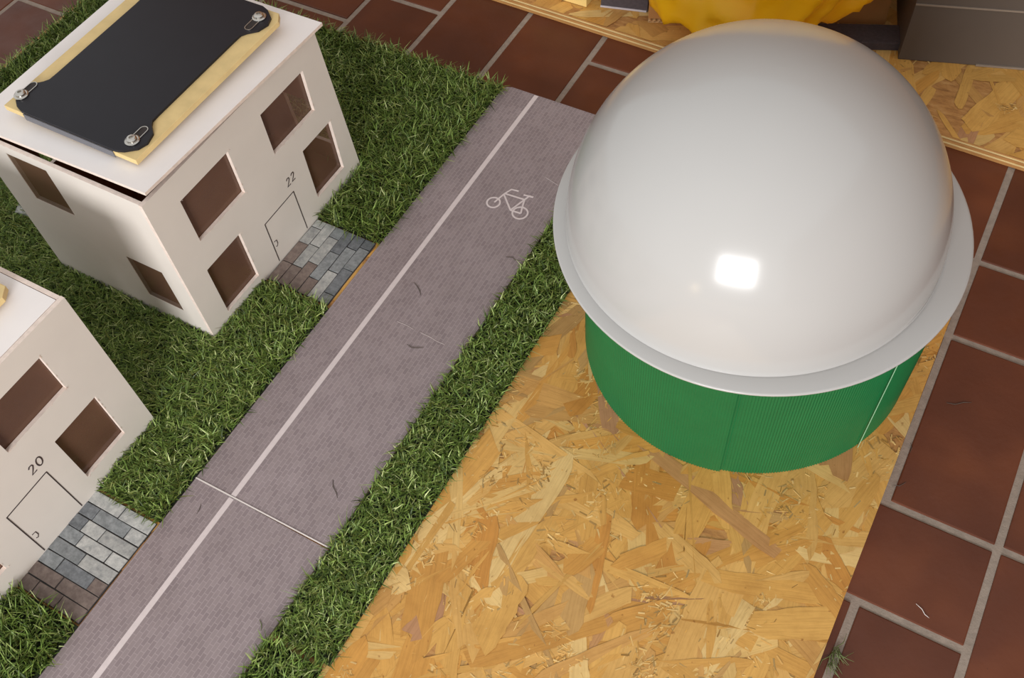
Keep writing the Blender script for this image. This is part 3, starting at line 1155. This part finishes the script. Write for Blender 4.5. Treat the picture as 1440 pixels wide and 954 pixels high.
GA = math.atan2(1.303 - 1.250, .048 + .119)
gb = tag(rbox('grey_box', GREYBOX, -0.119, 1.2500, GA, .42, .22, .150), 'dark grey board box at the top right corner behind the dome', 'box')
gc, gs = math.cos(GA), math.sin(GA)
m = MB(); m.box(0.0, .42, -.0012, .0005, .0960, .0985)
m.v = [(-.119 + gc * x - gs * y, 1.25 + gs * x + gc * y, z) for x, y, z in m.v]
tag(m.build('lid_seam', GREYLINE, gb), 'pale seam line below the lid')
m = MB(); m.box(0.108, .30, -.0022, .0005, .0012, .0040)
m.v = [(-.119 + gc * x - gs * y, 1.25 + gs * x + gc * y, z) for x, y, z in m.v]
tag(m.build('bottom_strip', GREYLINE, gb), 'pale strip at the foot of the front')

# ------------------------------------------------------------------ clippings
def clip(label, pts, z, mat=CLIP, rad=.00045):
    m = MB()
    n = len(pts)
    m.tube([(x, y, z + rad + (.0003 if 0 < i < n - 1 else 0)) for i, (x, y) in enumerate(pts)], rad, 0, 5, [.5] + [1] * (n - 2) + [.4])
    return tag(m.build('grass_clipping', mat), label, 'clipping')
clip('dark curved clipping right of the white line in mid road', [(-.541, .579), (-.533, .575), (-.526, .570), (-.522, .565)], RZ)
clip('dark bent clipping below the faint crack in the road', [(-.497, .4935), (-.489, .492), (-.482, .495), (-.476, .499)], RZ)
clip('dark hooked clipping near the road joint at the strip side', [(-.473, .299), (-.468, .292), (-.461, .288), (-.455, .2825)], RZ)
clip('tiny dark clipping at the grass edge below the bicycle', [(-.455, .668), (-.446, .671), (-.440, .668)], RZ)
clip('pale bent clipping on the near road by the short grass strip', [(-.449, .130), (-.444, .127), (-.440, .1215)], RZ, CLIPG)
clip('dark clipping lying left of the white line just under the road joint', [(-.590, .205), (-.587, .199), (-.5865, .193)], RZ)
clip('pale thread curled on the terracotta tile at the lower right', [(.142, .470), (.149, .467), (.153, .463), (.158, .4615)], FZ, PAPER, .0004)
clip('dark twig on the tall terracotta tile right of the drum', [(.104, .720), (.113, .722), (.121, .729), (.129, .733)], FZ)
clip('dark fibre on the wide grout joint beside the board', [(.083, .650), (.086, .644), (.086, .637)], FZ)
clip('dark fibre at the lower end of the wide grout joint', [(.081, .590), (.088, .592), (.093, .600)], FZ)
m = MB()
r = random.Random(5)
for k in range(26):
    x, y = .086 + r.uniform(-.003, .003), .380 + r.uniform(-.012, .010)
    a = r.uniform(-1.9, -.9) if r.random() < .7 else r.uniform(0, 6.28)
    L = r.uniform(.010, .022)
    m.tube([(x, y, FZ + .0006), (x + L * .5 * math.cos(a), y + L * .5 * math.sin(a), FZ + r.uniform(.001, .006)), (x + L * math.cos(a + .3), y + L * math.sin(a + .3), FZ + .001)], .0005, 0, 4, [1, .8, .3])
tag(m.build('grass_tuft', CLIPG), 'loose tuft of green artificial grass on the tiles by the board edge', 'tuft', kind=None)
